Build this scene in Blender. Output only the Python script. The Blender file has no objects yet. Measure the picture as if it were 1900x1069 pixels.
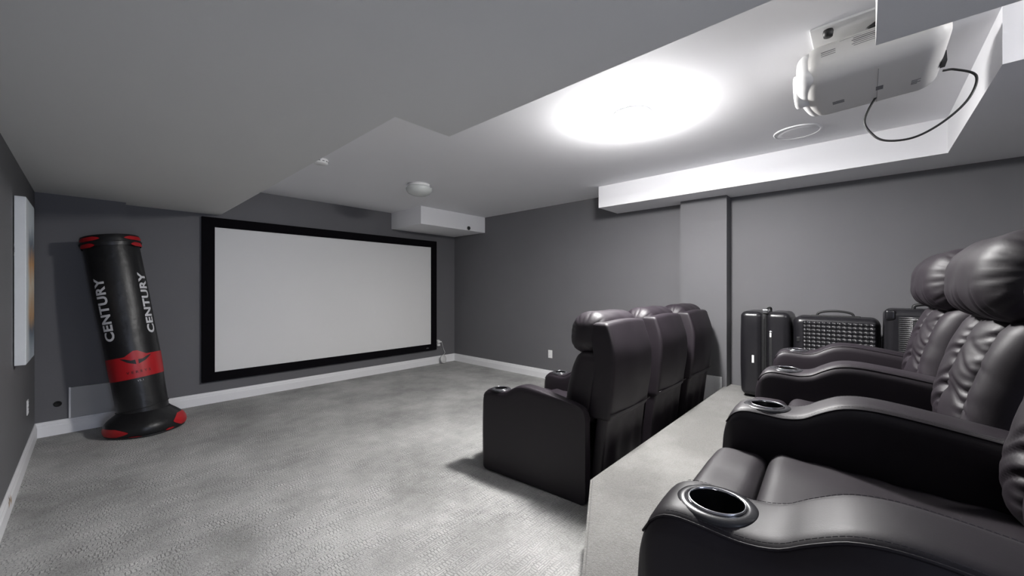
import bpy, bmesh, math, random
from mathutils import Vector, Matrix, noise as mnoise

random.seed(7)
S = bpy.context.scene
COL = S.collection
PI = math.pi

# ------------------------------------------------------------------ camera
F_PX, YAW, EYE = 715.7, 47.55, 1.34
cd = bpy.data.cameras.new('camera')
cd.sensor_width = 36.0
cd.lens = F_PX / 1900 * 36.0
cd.clip_start = 0.02
cam = bpy.data.objects.new('camera', cd)
cam.location = (0, 0, EYE)
cam.rotation_euler = (PI / 2, 0, -math.radians(YAW))
COL.objects.link(cam)
S.camera = cam

# ------------------------------------------------------------------ world, exposure
w = bpy.data.worlds.new('world')
S.world = w
w.use_nodes = True
w.node_tree.nodes['Background'].inputs[0].default_value = (0.55, 0.62, 0.85, 1)
w.node_tree.nodes['Background'].inputs[1].default_value = 0.35
S.view_settings.view_transform = 'Standard'
S.view_settings.look = 'None'
S.view_settings.gamma = 1
S.view_settings.use_curve_mapping = False
S.view_settings.exposure = 2.4

LAMP_ON = 45.0        # emission of the lit ceiling globes
LAMP_REAR = 16.0
FILL_W = 8.5         # bluish fill light added behind the camera, outside the added doorway

# ------------------------------------------------------------------ room numbers
XL, XR, YF, YJ, YB = -0.335, 4.55, 5.606, 5.452, -2.6
ZC, ZS, ZR = 2.542, 2.195, 2.292      # ceiling, left soffit underside, right soffit underside
HP = 0.33                              # height of the carpeted seating platform

# added fill panel, unseen, just outside the added doorway in the rear wall
ld = bpy.data.lights.new('doorway_fill', 'AREA')
ld.energy = FILL_W
ld.color = (0.72, 0.80, 1.0)
ld.shape = 'RECTANGLE'
ld.size, ld.size_y = 0.8, 2.0
lo = bpy.data.objects.new('doorway_fill', ld)
lo.location = (0.25, YB - 0.45, 1.05)
lo.rotation_euler = (-PI / 2, 0, 0)   # pointing +Y
lo.rotation_euler = (PI / 2, 0, PI)
lo.rotation_euler = Vector((0, 1, 0)).to_track_quat('-Z', 'Z').to_euler()
COL.objects.link(lo)

# ------------------------------------------------------------------ materials
def mat(name, col, rough=0.6, spec=0.5, metal=0.0, ior=None, emit=None, estr=0.0, coat=0.0):
    m = bpy.data.materials.new(name)
    m.use_nodes = True
    b = m.node_tree.nodes['Principled BSDF']
    b.inputs['Base Color'].default_value = (*col, 1)
    b.inputs['Roughness'].default_value = rough
    b.inputs['Specular IOR Level'].default_value = spec
    b.inputs['Metallic'].default_value = metal
    b.inputs['Coat Weight'].default_value = coat
    if ior: b.inputs['IOR'].default_value = ior
    if emit:
        b.inputs['Emission Color'].default_value = (*emit, 1)
        b.inputs['Emission Strength'].default_value = estr
    return m

def nd(m, t, **kw):
    n = m.node_tree.nodes.new(t)
    for k, v in kw.items():
        if hasattr(n, k): setattr(n, k, v)
        else: n.inputs[k.replace('_', ' ')].default_value = v
    return n

def lk(m, a, b): m.node_tree.links.new(a, b)

def noisy(m, c1, c2, scale, bump=0.0, bscale=None, dist=0.001, detail=4, rr=None):
    """noise colour variation and fine bump in object space"""
    b = m.node_tree.nodes['Principled BSDF']
    tc = nd(m, 'ShaderNodeTexCoord')
    n = nd(m, 'ShaderNodeTexNoise', Scale=scale, Detail=detail)
    lk(m, tc.outputs['Object'], n.inputs['Vector'])
    r = nd(m, 'ShaderNodeMix', data_type='RGBA')
    r.inputs[6].default_value = (*c1, 1); r.inputs[7].default_value = (*c2, 1)
    lk(m, n.outputs['Fac'], r.inputs[0]); lk(m, r.outputs[2], b.inputs['Base Color'])
    if rr:
        q = nd(m, 'ShaderNodeMapRange')
        q.inputs['To Min'].default_value = rr[0]; q.inputs['To Max'].default_value = rr[1]
        lk(m, n.outputs['Fac'], q.inputs['Value']); lk(m, q.outputs[0], b.inputs['Roughness'])
    if bump:
        n2 = nd(m, 'ShaderNodeTexNoise', Scale=bscale or scale * 8, Detail=3.0)
        lk(m, tc.outputs['Object'], n2.inputs['Vector'])
        bp = nd(m, 'ShaderNodeBump', Strength=bump, Distance=dist)
        lk(m, n2.outputs['Fac'], bp.inputs['Height']); lk(m, bp.outputs[0], b.inputs['Normal'])
    return m

M = {}
M['wall'] = noisy(mat('grey_wall_paint', (.12, .12, .13), .62, .4), (.136, .135, .144), (.149, .148, .157), 3, .12, 260)
M['ceil'] = noisy(mat('white_ceiling_paint', (.85, .85, .87), .8, .3), (.835, .835, .86), (.86, .86, .885), 2, .15, 220)
M['soffit'] = noisy(mat('shade_toned_soffit_white', (.73, .73, .72), .85, .2), (.72, .72, .71), (.745, .745, .735), 2, .15, 220)  # ceiling white darkened and warmed: shade under the soffit put into its colour
M['trimw'] = noisy(mat('white_trim_paint', (.86, .86, .88), .4), (.84, .84, .86), (.88, .88, .90), 5, .05, 60)
M['screen'] = noisy(mat('projection_screen_fabric', (.80, .80, .80), .85, .2), (.79, .79, .79), (.82, .82, .82), 1.5, .05, 500)
M['velvet'] = noisy(mat('black_velvet', (.004, .004, .005), .95, .1), (.003, .003, .004), (.006, .005, .007), 40)
M['leather'] = noisy(mat('black_leather', (.02, .015, .02), .4, .38, ior=1.6), (.008, .0052, .0085), (.0135, .0086, .014), 6, .22, 340, .0006, rr=(.51, .60))
M['thread'] = mat('grey_thread', (.055, .05, .058), .6)
M['cup_dark'] = mat('dark_cup_plastic', (.03, .03, .034), .25, .6)
M['cup_in'] = mat('black_cup_inside', (.006, .006, .007), .3)
M['chrome'] = mat('chrome', (.75, .75, .78), .18, metal=1)
M['case'] = noisy(mat('black_suitcase_shell', (.010, .010, .012), .3, .6), (.008, .008, .010), (.016, .015, .018), 8, .1, 200, rr=(.24, .36))
M['rib'] = mat('glossy_black_ribs', (.02, .02, .022), .22, .7)
M['case_matt'] = noisy(mat('matt_black_fabric', (.012, .012, .013), .7), (.008, .008, .009), (.016, .016, .018), 60, .3, 500)
M['rubber'] = mat('black_rubber', (.012, .012, .013), .5)
M['white'] = noisy(mat('white_plastic', (.8, .8, .8), .4), (.78, .78, .78), (.82, .82, .82), 20)
M['proj'] = noisy(mat('projector_shell', (.70, .69, .67), .42, .45), (.68, .67, .65), (.72, .71, .69), 4, .06, 900)
M['grey'] = mat('grey_print', (.16, .16, .17), .6)
M['darkhole'] = mat('dark_opening', (.005, .005, .005), .8)
M['globe_off'] = noisy(mat('frosted_globe', (.58, .60, .59), .25, .6), (.56, .58, .57), (.60, .62, .61), 8)
M['globe_on'] = mat('lit_frosted_globe', (.9, .9, .9), .4, emit=(1.0, .985, .97), estr=LAMP_ON)
M['globe_rear'] = mat('lit_rear_globe', (.9, .9, .9), .4, emit=(1.0, .985, .97), estr=LAMP_REAR)
M['bag'] = noisy(mat('black_bag_vinyl', (.008, .008, .009), .36, .5), (.005, .005, .006), (.012, .012, .013), 5, .5, 14, .006, rr=(.32, .46))
M['bag_red'] = noisy(mat('red_vinyl', (.45, .008, .012), .4, .5), (.36, .006, .01), (.50, .010, .016), 5)
M['bag_white'] = mat('white_print', (.72, .72, .74), .5)
M['bag_ink'] = mat('black_print', (.01, .008, .009), .5)
M['bag_ink_red'] = mat('dark_red_print', (.12, .004, .006), .5)
M['canvas_side'] = noisy(mat('white_canvas', (.72, .74, .76), .7), (.70, .72, .74), (.76, .78, .80), 9, .2, 500)
M['panel'] = noisy(mat('grey_panel', (.42, .42, .42), .6), (.40, .40, .40), (.45, .45, .45), 5)
M['tan'] = mat('chipped_paint_tan', (.5, .32, .16), .8)

def carpet(name, c_dark, c_light, pat, fine=.75):
    m = mat(name, c_light, 0.95, 0.1)
    b = m.node_tree.nodes['Principled BSDF']
    b.inputs['Sheen Weight'].default_value = 0.15
    tc = nd(m, 'ShaderNodeTexCoord')
    # cut-and-loop pattern: rows of short loops with cut tufts between
    mp = nd(m, 'ShaderNodeMapping')
    lk(m, tc.outputs['Object'], mp.inputs['Vector'])
    dn = nd(m, 'ShaderNodeTexNoise', Scale=14.0, Detail=2.0)
    lk(m, mp.outputs[0], dn.inputs['Vector'])
    dm = nd(m, 'ShaderNodeVectorMath', operation='MULTIPLY_ADD')
    dm.inputs[1].default_value = (.03, .02, 0)
    lk(m, dn.outputs['Color'], dm.inputs[0]); lk(m, mp.outputs[0], dm.inputs[2])
    def brick(w_, h_, mo, off):
        n = nd(m, 'ShaderNodeTexBrick', Scale=1.0)
        n.offset = off; n.squash = 1.0
        for k, v in (('Brick Width', w_), ('Row Height', h_), ('Mortar Size', mo), ('Mortar Smooth', .7)): n.inputs[k].default_value = v
        n.inputs['Color1'].default_value = (1, 1, 1, 1); n.inputs['Color2'].default_value = (.6, .6, .6, 1); n.inputs['Mortar'].default_value = (0, 0, 0, 1)
        lk(m, dm.outputs[0], n.inputs['Vector'])
        return n
    b1 = brick(.0175, .034, .0042, .5); b2 = brick(.085, .0125, .0028, .37)
    ck = nd(m, 'ShaderNodeTexNoise', Scale=1.0, Detail=1.0)
    cm = nd(m, 'ShaderNodeMapping'); cm.inputs['Scale'].default_value = (9, 26, 1)
    lk(m, dm.outputs[0], cm.inputs['Vector']); lk(m, cm.outputs[0], ck.inputs['Vector'])
    cs = nd(m, 'ShaderNodeMapRange'); cs.inputs['From Min'].default_value = .47; cs.inputs['From Max'].default_value = .53
    lk(m, ck.outputs['Fac'], cs.inputs['Value'])
    br = nd(m, 'ShaderNodeMix', data_type='RGBA')
    lk(m, cs.outputs[0], br.inputs[0]); lk(m, b1.outputs['Color'], br.inputs[6]); lk(m, b2.outputs['Color'], br.inputs[7])
    vo = nd(m, 'ShaderNodeTexVoronoi', Scale=95.0)
    lk(m, tc.outputs['Object'], vo.inputs['Vector'])
    fn = nd(m, 'ShaderNodeTexNoise', Scale=230.0, Detail=3.0)
    lk(m, tc.outputs['Object'], fn.inputs['Vector'])
    big = nd(m, 'ShaderNodeTexNoise', Scale=1.5, Detail=5.0, Roughness=.62)
    lk(m, tc.outputs['Object'], big.inputs['Vector'])
    bigr = nd(m, 'ShaderNodeMapRange'); bigr.inputs['From Min'].default_value = .36; bigr.inputs['From Max'].default_value = .66
    lk(m, big.outputs['Fac'], bigr.inputs['Value'])
    def ma(op, a, bb, c=None):
        n = nd(m, 'ShaderNodeMath', operation=op)
        for i, v in enumerate((a, bb, c)):
            if v is None: continue
            if isinstance(v, (int, float)): n.inputs[i].default_value = v
            else: lk(m, v, n.inputs[i])
        return n.outputs[0]
    pn = nd(m, 'ShaderNodeTexNoise', Scale=3.2, Detail=3.0); lk(m, tc.outputs['Object'], pn.inputs['Vector'])
    pr = nd(m, 'ShaderNodeMapRange'); pr.inputs['From Min'].default_value = .35; pr.inputs['From Max'].default_value = .62
    pr.inputs['To Min'].default_value = .15
    lk(m, pn.outputs['Fac'], pr.inputs['Value'])
    h = ma('MULTIPLY', ma('MULTIPLY', br.outputs[2], pat), pr.outputs[0])
    h = ma('ADD', h, ma('MULTIPLY', fn.outputs['Fac'], fine))
    h = ma('ADD', h, ma('MULTIPLY', vo.outputs['Distance'], -.35))
    fac = ma('ADD', ma('MULTIPLY', h, .55), ma('MULTIPLY', bigr.outputs[0], .42))
    cl = nd(m, 'ShaderNodeClamp'); lk(m, fac, cl.inputs[0])
    mx = nd(m, 'ShaderNodeMix', data_type='RGBA')
    mx.inputs[6].default_value = (*c_dark, 1); mx.inputs[7].default_value = (*c_light, 1)
    lk(m, cl.outputs[0], mx.inputs[0]); lk(m, mx.outputs[2], b.inputs['Base Color'])
    bp = nd(m, 'ShaderNodeBump', Strength=.9, Distance=.006)
    lk(m, h, bp.inputs['Height']); lk(m, bp.outputs[0], b.inputs['Normal'])
    return m
M['carpet'] = carpet('patterned_grey_carpet', (.17, .17, .165), (.62, .62, .605), .8)
M['carpet_p'] = carpet('plush_grey_carpet', (.12, .118, .112), (.35, .345, .335), .10, 1.0)

# canvas painting: loose bands of colour (a generic abstract)
def painting():
    m = mat('painted_canvas', (.6, .6, .6), .6)
    b = m.node_tree.nodes['Principled BSDF']
    tc = nd(m, 'ShaderNodeTexCoord')
    sep = nd(m, 'ShaderNodeSeparateXYZ'); lk(m, tc.outputs['Generated'], sep.inputs[0])
    n = nd(m, 'ShaderNodeTexNoise', Scale=5.0, Detail=5.0)
    lk(m, tc.outputs['Generated'], n.inputs['Vector'])
    s = nd(m, 'ShaderNodeMath', operation='MULTIPLY_ADD'); s.inputs[1].default_value = .25
    lk(m, n.outputs['Fac'], s.inputs[0]); lk(m, sep.outputs['Z'], s.inputs[2])
    cr = nd(m, 'ShaderNodeValToRGB'); e = cr.color_ramp.elements
    e[0].position = .1; e[0].color = (.5, .56, .62, 1)
    e[1].position = 1.1; e[1].color = (.55, .60, .64, 1)
    for p, c in ((.3, (.10, .13, .17)), (.42, (.55, .34, .18)), (.6, (.7, .62, .5)), (.74, (.60, .33, .14)), (.86, (.13, .17, .22)), (.97, (.55, .60, .64))):
        x = e.new(p); x.color = (*c, 1)
    lk(m, s.outputs[0], cr.inputs[0])
    # pale margins towards the near side of the picture
    edge = nd(m, 'ShaderNodeMapRange'); edge.inputs['From Min'].default_value = .3; edge.inputs['From Max'].default_value = .55
    s2 = nd(m, 'ShaderNodeMath', operation='MULTIPLY_ADD'); s2.inputs[1].default_value = .3
    lk(m, n.outputs['Fac'], s2.inputs[0]); lk(m, sep.outputs['Y'], s2.inputs[2])
    lk(m, s2.outputs[0], edge.inputs['Value'])
    mx = nd(m, 'ShaderNodeMix', data_type='RGBA'); mx.inputs[6].default_value = (.62, .65, .68, 1)
    lk(m, edge.outputs[0], mx.inputs[0]); lk(m, cr.outputs[0], mx.inputs[7])
    lk(m, mx.outputs[2], b.inputs['Base Color'])
    return m
M['painting'] = painting()

# ------------------------------------------------------------------ object helpers
def link(name, me, m, parent=None, smooth=False, loc=None):
    o = bpy.data.objects.new(name, me)
    COL.objects.link(o)
    if not me.materials: me.materials.append(m)
    if smooth:
        for p in me.polygons: p.use_smooth = True
    if parent is not None: o.parent = parent
    if loc is not None: o.location = loc
    return o

def obj(name, bm, m, parent=None, smooth=False, loc=None):
    bmesh.ops.recalc_face_normals(bm, faces=bm.faces[:])
    me = bpy.data.meshes.new(name)
    bm.to_mesh(me); bm.free()
    return link(name, me, m, parent, smooth, loc)

def sharp(o, deg=35):
    """smooth shading with hard edges kept by angle"""
    me = o.data
    for p in me.polygons: p.use_smooth = True
    bm = bmesh.new(); bm.from_mesh(me)
    for e in bm.edges:
        if len(e.link_faces) == 2 and e.calc_face_angle(0) > math.radians(deg): e.smooth = False
    bm.to_mesh(me); bm.free()
    return o

def thing(name, label, cat, loc=(0, 0, 0), rz=0.0, group=None):
    o = bpy.data.objects.new(name, None)
    o.empty_display_size = .05
    COL.objects.link(o)
    o.location = loc; o.rotation_euler = (0, 0, rz)
    o['label'] = label; o['category'] = cat
    if group: o['group'] = group
    return o

def tag(o, label, cat, group=None):
    o['label'] = label; o['category'] = cat
    if group: o['group'] = group
    return o

def struct(o, label=None):
    o['kind'] = 'structure'
    if label: o['label'] = label
    return o

def box(bm, a, b):
    x0, y0, z0 = a; x1, y1, z1 = b
    v = [bm.verts.new(p) for p in ((x0,y0,z0),(x1,y0,z0),(x1,y1,z0),(x0,y1,z0),(x0,y0,z1),(x1,y0,z1),(x1,y1,z1),(x0,y1,z1))]
    for f in ((0,3,2,1),(4,5,6,7),(0,1,5,4),(1,2,6,5),(2,3,7,6),(3,0,4,7)): bm.faces.new([v[i] for i in f])
    return v

def prism(poly, z0, z1, bm=None):
    bm = bm or bmesh.new()
    lo_ = [bm.verts.new((x, y, z0)) for x, y in poly]
    hi = [bm.verts.new((x, y, z1)) for x, y in poly]
    bm.faces.new(lo_[::-1]); bm.faces.new(hi)
    n = len(poly)
    for i in range(n): bm.faces.new((lo_[i], lo_[(i+1)%n], hi[(i+1)%n], hi[i]))
    return bm

def bevel(bm, r, seg=2):
    bmesh.ops.bevel(bm, geom=bm.edges[:] + bm.verts[:], offset=r, segments=seg, profile=.5, affect='EDGES')
    return bm

def bbox_bm(a, b, r=0, seg=2):
    bm = bmesh.new(); box(bm, a, b)
    if r: bevel(bm, r, seg)
    return bm

def rbox(sx, sy, sz, r, m=(8, 8, 8), e=4, fn=None, c=(0, 0, 0), bm=None):
    """dense rounded box as one closed skin; fn moves every vertex"""
    bm = bm or bmesh.new()
    hs = (sx/2, sy/2, sz/2)
    rs = (min(r, hs[0]*.999), min(r, hs[1]*.999), min(r, hs[2]*.999))
    L = []
    for k in range(3):
        h, rr = hs[k], rs[k]
        a = [-h + rr*(1-math.cos(i/e*PI/2)*1.0)*1.0 if False else -h + rr*math.tan(i/e*PI/4)**1.0 for i in range(e)]
        inner = [-(h-rr) + 2*(h-rr)*i/m[k] for i in range(m[k]+1)]
        L.append(a + inner + [-x for x in a[::-1]])
    N = [len(x)-1 for x in L]
    vs = {}
    def V(i, j, k):
        key = (i, j, k)
        if key not in vs:
            p = [L[0][i], L[1][j], L[2][k]]
            q = [max(-(hs[t]-rs[t]), min(hs[t]-rs[t], p[t])) for t in range(3)]
            d = Vector([(p[t]-q[t])/rs[t] for t in range(3)])
            if d.length > 0: d.normalize()
            v = Vector([q[t]+d[t]*rs[t] for t in range(3)])
            if fn: v = fn(v)
            vs[key] = bm.verts.new((v[0]+c[0], v[1]+c[1], v[2]+c[2]))
        return vs[key]
    for i in range(N[0]):
        for j in range(N[1]):
            bm.faces.new((V(i,j,0), V(i,j+1,0), V(i+1,j+1,0), V(i+1,j,0)))
            bm.faces.new((V(i,j,N[2]), V(i+1,j,N[2]), V(i+1,j+1,N[2]), V(i,j+1,N[2])))
    for i in range(N[0]):
        for k in range(N[2]):
            bm.faces.new((V(i,0,k), V(i+1,0,k), V(i+1,0,k+1), V(i,0,k+1)))
            bm.faces.new((V(i,N[1],k), V(i,N[1],k+1), V(i+1,N[1],k+1), V(i+1,N[1],k)))
    for j in range(N[1]):
        for k in range(N[2]):
            bm.faces.new((V(0,j,k), V(0,j,k+1), V(0,j+1,k+1), V(0,j+1,k)))
            bm.faces.new((V(N[0],j,k), V(N[0],j+1,k), V(N[0],j+1,k+1), V(N[0],j,k+1)))
    return bm

def lathe(prof, seg=40, bm=None, c=(0, 0, 0), ax='z', cap=True):
    bm = bm or bmesh.new()
    rings = []
    for r, z in prof:
        ring = []
        for i in range(seg):
            a = 2*PI*i/seg
            if ax == 'z': p = (c[0]+r*math.cos(a), c[1]+r*math.sin(a), c[2]+z)
            elif ax == 'y': p = (c[0]+r*math.cos(a), c[1]+z, c[2]+r*math.sin(a))
            else: p = (c[0]+z, c[1]+r*math.cos(a), c[2]+r*math.sin(a))
            ring.append(bm.verts.new(p))
        rings.append(ring)
    for a, b in zip(rings, rings[1:]):
        for i in range(seg): bm.faces.new((a[i], a[(i+1)%seg], b[(i+1)%seg], b[i]))
    if cap and prof[0][0] > 1e-4: bm.faces.new(rings[0][::-1])
    if cap and prof[-1][0] > 1e-4: bm.faces.new(rings[-1])
    bmesh.ops.remove_doubles(bm, verts=bm.verts[:], dist=1e-6)
    return bm

def catmull(pts, n=8):
    P = [Vector(p) for p in pts]
    P = [P[0]*2-P[1]] + P + [P[-1]*2-P[-2]]
    out = []
    for i in range(1, len(P)-2):
        for k in range(n):
            t = k/n
            out.append(.5*((2*P[i]) + (P[i+1]-P[i-1])*t + (2*P[i-1]-5*P[i]+4*P[i+1]-P[i+2])*t*t + (3*P[i]-P[i-1]-3*P[i+1]+P[i+2])*t**3))
    out.append(P[-2])
    return out

def tube(pts, r, seg=8, bm=None, closed=False):
    bm = bm or bmesh.new()
    P = [Vector(p) for p in pts]; n = len(P)
    rings = []
    up = Vector((0, 0, 1)); prev = None
    for i in range(n):
        a = P[(i-1) % n] if (closed or i > 0) else P[0]
        b = P[(i+1) % n] if (closed or i < n-1) else P[-1]
        t = (b-a).normalized()
        if prev is None: u = t.cross(up) if abs(t.z) < .95 else t.cross(Vector((1, 0, 0)))
        else: u = prev - t*prev.dot(t)
        u.normalize(); prev = u; v = t.cross(u)
        rings.append([bm.verts.new(P[i]+(u*math.cos(2*PI*k/seg)+v*math.sin(2*PI*k/seg))*r) for k in range(seg)])
    rng = n if closed else n-1
    for i in range(rng):
        a, b = rings[i], rings[(i+1) % n]
        for k in range(seg): bm.faces.new((a[k], a[(k+1)%seg], b[(k+1)%seg], b[k]))
    if not closed: bm.faces.new(rings[0][::-1]); bm.faces.new(rings[-1])
    return bm

def interp(T, x):
    """smooth (monotone cosine-free hermite) interpolation of a table sorted by x"""
    if x <= T[0][0]: return T[0][1]
    if x >= T[-1][0]: return T[-1][1]
    for i in range(len(T)-1):
        if T[i][0] <= x <= T[i+1][0]:
            x0, y0 = T[i]; x1, y1 = T[i+1]; h = x1-x0
            def sl(j):
                if j <= 0 or j >= len(T)-1:
                    j0 = max(0, j-1); j1 = min(len(T)-1, j+1)
                    return (T[j1][1]-T[j0][1])/(T[j1][0]-T[j0][0])
                return (T[j+1][1]-T[j-1][1])/(T[j+1][0]-T[j-1][0])
            m0, m1 = sl(i), sl(i+1); t = (x-x0)/h
            return (2*t**3-3*t*t+1)*y0+(t**3-2*t*t+t)*h*m0+(-2*t**3+3*t*t)*y1+(t**3-t*t)*h*m1

def text_mesh(s, size, offset=0.0, spacing=1.0, shear=0.0, sx=1.0):
    cu = bpy.data.curves.new('txt', 'FONT')
    cu.body = s; cu.size = size; cu.offset = offset; cu.space_character = spacing; cu.shear = shear
    cu.align_x = 'CENTER'; cu.align_y = 'CENTER'; cu.resolution_u = 4
    o = bpy.data.objects.new('txt', cu); COL.objects.link(o)
    dg = bpy.context.evaluated_depsgraph_get(); dg.update()
    me = bpy.data.meshes.new_from_object(o.evaluated_get(dg))
    bpy.data.objects.remove(o); bpy.data.curves.remove(cu)
    bm = bmesh.new(); bm.from_mesh(me); bpy.data.meshes.remove(me)
    if sx != 1.0:
        for v in bm.verts: v.co.x *= sx
    return bm

def slice_bm(bm, axis, step):
    lo_ = min(v.co[axis] for v in bm.verts); hi = max(v.co[axis] for v in bm.verts)
    n = Vector((0, 0, 0)); n[axis] = 1
    x = lo_+step
    while x < hi:
        p = Vector((0, 0, 0)); p[axis] = x
        bmesh.ops.bisect_plane(bm, geom=bm.verts[:]+bm.edges[:]+bm.faces[:], plane_co=p, plane_no=n)
        x += step
    return bm

def bump01(x, c, w):
    t = (x-c)/w
    return math.exp(-t*t)

# ================================================================== ROOM SHELL
T = .12
struct(obj('floor', bbox_bm((XL-T, YB-.6, -.1), (XR+T, YF+T, 0)), M['carpet']))
plat = prism([(1.80, 1.08), (XR, 1.08), (XR, YB), (.52, YB), (.52, .385)], 0.0, HP)
bmesh.ops.bevel(plat, geom=[e for e in plat.edges if all(abs(v.co.z-HP) < 1e-5 for v in e.verts)], offset=.014, segments=3, affect='EDGES')
struct(sharp(obj('floor_platform', plat, M['carpet_p'])), 'raised pale grey carpeted platform under the near row of recliners')

# walls
struct(obj('wall_left', bbox_bm((XL-T, YB-T, 0), (XL, YF+T, ZC)), M['wall']))
struct(obj('wall_far', prism([(XL, YF+T), (XL, YJ), (.24, YJ), (.24, YF), (XR, YF), (XR, YF+T)], 0, ZC), M['wall']))
struct(obj('wall_right', prism([(XR+T, YF+T), (XR, YF+T), (XR, 1.50), (4.39, 1.50), (4.39, 1.042), (XR, 1.042), (XR, YB-T), (XR+T, YB-T)], 0, ZC), M['wall']))
bm = bmesh.new()
box(bm, (XL-T, YB-T, 0), (-.2, YB, ZC)); box(bm, (.7, YB-T, 0), (XR+T, YB, ZC)); box(bm, (-.2, YB-T, 2.05), (.7, YB, ZC))
struct(obj('wall_rear', bm, M['wall']))
# casing of an unseen doorway, added to let the fill light in
bm = bmesh.new()
box(bm, (-.27, YB, 0), (-.2, YB+.018, 2.12)); box(bm, (.7, YB, HP+.0), (.77, YB+.018, 2.12)); box(bm, (-.2, YB, 2.05), (.7, YB+.018, 2.12))
struct(obj('added_door_1', bm, M['trimw']))

# ceiling and its dropped boxes
struct(obj('ceiling', bbox_bm((XL-T, YB-T, ZC), (XR+T, YF+T, ZC+.1)), M['ceil']))
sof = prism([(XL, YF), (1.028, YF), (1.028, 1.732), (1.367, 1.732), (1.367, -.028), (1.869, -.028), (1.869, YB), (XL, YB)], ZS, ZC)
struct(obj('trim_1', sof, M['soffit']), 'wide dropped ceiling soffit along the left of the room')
sof = prism([(XR, 2.335), (4.078, 2.335), (4.078, -.432), (2.62, -.432), (2.62, YB), (XR, YB)], ZR, ZC)
struct(obj('trim_2', sof, M['ceil']), 'boxed soffit running along the right wall and across the back')
struct(obj('trim_3', bbox_bm((3.262, 4.788, 2.282), (XR, YF, ZC)), M['ceil']), 'small boxed bulkhead in the corner above the screen')

# baseboards with a stepped, coved top
BH = .132
PROF = [(0, 0), (.016, 0), (.016, .086), (.0135, .091), (.0135, .097), (.011, .101), (.011, .110), (.0065, .120), (.0065, .128), (.004, BH), (0, BH)]
def baseboard(name, runs, z0=0):
    bm = bmesh.new()
    for (x0, y0), (x1, y1), (nx, ny) in runs:
        A = [bm.verts.new((x0+nx*d, y0+ny*d, z0+z)) for d, z in PROF]
        B = [bm.verts.new((x1+nx*d, y1+ny*d, z0+z)) for d, z in PROF]
        n = len(PROF)
        for i in range(n): bm.faces.new((A[i], A[(i+1)%n], B[(i+1)%n], B[i]))
        bm.faces.new(A); bm.faces.new(B[::-1])
    return struct(obj(name, bm, M['trimw']))
baseboard('baseboard_left', [((XL, YB), (XL, YJ), (1, 0))])
baseboard('baseboard_far', [((XL, YJ), (.24+.016, YJ), (0, -1)), ((.24, YJ-.016), (.24, YF), (1, 0)), ((.24, YF), (XR, YF), (0, -1))])
baseboard('baseboard_right', [((XR, 1.50), (XR, YF), (-1, 0)), ((4.39, 1.50), (XR, 1.50), (0, 1))])
struct(obj('trim_4', bbox_bm((4.375, 1.085, 0), (4.39, 1.37, .425), .003), M['trimw']), 'white skirting board standing against the pillar beside the platform')
bm = bmesh.new()   # chipped paint on the left baseboard
for k, (y, z) in enumerate(((3.66, .06), (3.70, .075), (3.745, .05))):
    vs_ = [bm.verts.new((XL+.0168, y+dy, z+dz)) for dy, dz in ((0, 0), (.03, .012), (.022, .05), (.006, .03))]
    bm.faces.new(vs_)
o = obj('chipped_paint', bm, M['tan']); o.parent = bpy.data.objects['baseboard_left']

# ================================================================== PROJECTION SCREEN
t = thing('projection_screen', 'large white projection screen in a wide black velvet frame on the far wall', 'projection screen', (2.488, YF, 0))
X0, X1, Z0, Z1 = .857-2.488, 4.118-2.488, .257, 2.158
IX0, IX1, IZ0, IZ1 = .977-2.488, 4.006-2.488, .362, 2.047
bm = bmesh.new()
def quadbar(bm, outer, inner, y0, yi):
    """one mitred bar: front slopes slightly to the screen"""
    a = [bm.verts.new((x, y0, z)) for x, z in outer]; b = [bm.verts.new((x, yi, z)) for x, z in inner]
    c = [bm.verts.new((x, -.002, z)) for x, z in outer]; d = [bm.verts.new((x, -.002, z)) for x, z in inner]
    bm.faces.new((a[0], a[1], b[1], b[0])); bm.faces.new((c[1], c[0], d[0], d[1]))
    bm.faces.new((a[1], a[0], c[0], c[1])); bm.faces.new((b[0], b[1], d[1], d[0]))
    bm.faces.new((a[0], b[0], d[0], c[0])); bm.faces.new((b[1], a[1], c[1], d[1]))
O_ = [(X0, Z0), (X1, Z0), (X1, Z1), (X0, Z1)]; I_ = [(IX0, IZ0), (IX1, IZ0), (IX1, IZ1), (IX0, IZ1)]
for i in range(4): quadbar(bm, (O_[i], O_[(i+1)%4]), (I_[i], I_[(i+1)%4]), -.042, -.034)
obj('frame', bm, M['velvet'], t)
obj('screen_surface', bbox_bm((IX0-.01, -.026, IZ0-.01), (IX1+.01, -.014, IZ1+.01)), M['screen'], t)
bm = text_mesh('elite', .028, .0006)
for v in bm.verts: v.co = Vector((v.co.x+X1-.19, -.0395, v.co.y+Z0+.045))
obj('logo', bm, M['grey'], t)

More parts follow.
